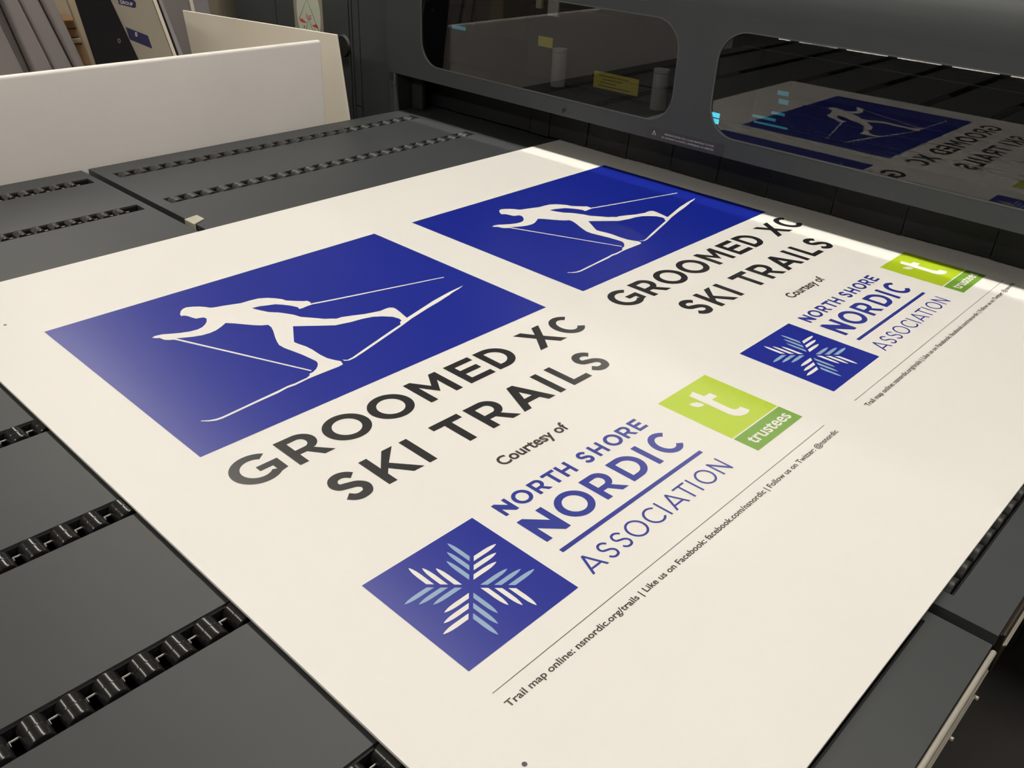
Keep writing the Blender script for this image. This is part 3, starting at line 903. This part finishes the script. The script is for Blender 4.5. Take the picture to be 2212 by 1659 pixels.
flat(bm, [arc(1.177, -.282, .007, .010, 0, 360, 16)[:-1], arc(1.177, -.282, .003, .005, 0, 360, 16)[:-1]], lambda u, w: P(u, -1.9495, w))
obj('board_logo', bm, 'foam_dk', blk, label='faint round mark')
F1, F2, F3, F4 = ((1.381, -.428), (1.440, -.183)), ((1.401, -.427), (1.459, -.185)), ((1.409, -.427), (1.470, -.184)), ((1.426, -.426), (1.491, -.184))
row_board('thin white board edge right beside the beige sign', 'cream_board', sh(F1, .003), F2, -2.0, .001, v0=-2.06)
row_board('very thin black board between the white and lavender boards', 'black_board', sh(F2, .001), F3, -2.003, .0005, v0=-2.06)
row_board('thin lavender board edge right of the very thin black one', 'lavender', sh(F3, .001), F4, -2.0, .001, v0=-2.06)
G2 = 'boards leaning beyond the angled cream board'
H1, H2, H3, H4 = ((1.819, -.347), (1.8255, -.28)), ((1.840, -.346), (1.8455, -.292)), ((2.02, -.317), (2.0255, -.246)), ((2.268, -.289), (2.272, -.194))
row_board('wide mauve grey board just left of the angled cream board', 'foam', sh(H1, -.20), H1, -2.5, .002, group=G2, v0=-2.54, name='backdrop_board', wbot=FLOOR_W)
row_board('thin pale board edge standing up behind the angled cream board', 'cream_board', sh(H1, .003), H2, -2.49, .001, group=G2, v0=-2.54, name='backdrop_board', wbot=FLOOR_W)
row_board('pale lavender board behind the angled cream board, right of a thin pale edge', 'lavender', sh(H3, -.19), H3, -2.66, .002, group=G2, v0=-2.70, name='backdrop_board', wbot=FLOOR_W)
row_board('olive tan board next to the grey cabinet', 'olive', sh(H4, -.36), H4, -2.78, .002, group=G2, v0=-2.82, name='backdrop_board', wbot=FLOOR_W)

# ================================================================ room
XW0, XW1, YW0, YW1, ZC = -4.4, 5.6, -3.6, 3.4, 2.75
struct(obj('floor', wbox(XW0, XW1, YW0, YW1, -.05, 0), 'floor'))
struct(obj('ceiling', wbox(XW0, XW1, YW0, YW1, ZC, ZC + .05), 'ceil'))
struct(obj('wall_back', wbox(XW0, XW1, YW1, YW1 + .05, 0, ZC), 'wall'))
struct(obj('wall_front', wbox(XW0, XW1, YW0 - .05, YW0, 0, ZC), 'wall'))
struct(obj('wall_left', wbox(XW0 - .05, XW0, YW0, YW1, 0, ZC), 'wall'))
struct(obj('wall_right', wbox(XW1, XW1 + .05, YW0, YW1, 0, ZC), 'wall'))


def ceiling_lamp(x, y, w, l, label):
    t = thing('ceiling_light', label, 'light', Vector((x, y, ZC)), 'fluorescent ceiling lights')
    obj('lamp_housing', wbox(x - w / 2 - .03, x + w / 2 + .03, y - l / 2 - .03, y + l / 2 + .03, ZC - .045, ZC), 'housing', t)
    obj('lamp_diffuser', wbox(x - w / 2, x + w / 2, y - l / 2, y + l / 2, ZC - .06, ZC - .0452), 'tube', t)


for x, y, lb in ((.76, -2.4, 'over the feed table, nearest the front wall'), (.76, -.8, 'over the feed table, just before its middle'), (.76, .8, 'over the feed table, just past its middle'),
                 (.76, 2.4, 'over the leaning boards, nearest the back wall'), (3.25, .8, 'behind the printer'),
                 (-1.95, -1.6, 'beyond the outer extension table, nearer the front wall'), (-1.95, 0, 'beyond the outer extension table, in the middle'), (-1.95, 1.6, 'beyond the outer extension table, nearer the back wall')):
    ceiling_lamp(x, y, .15, 1.4, 'long fluorescent ceiling light ' + lb)
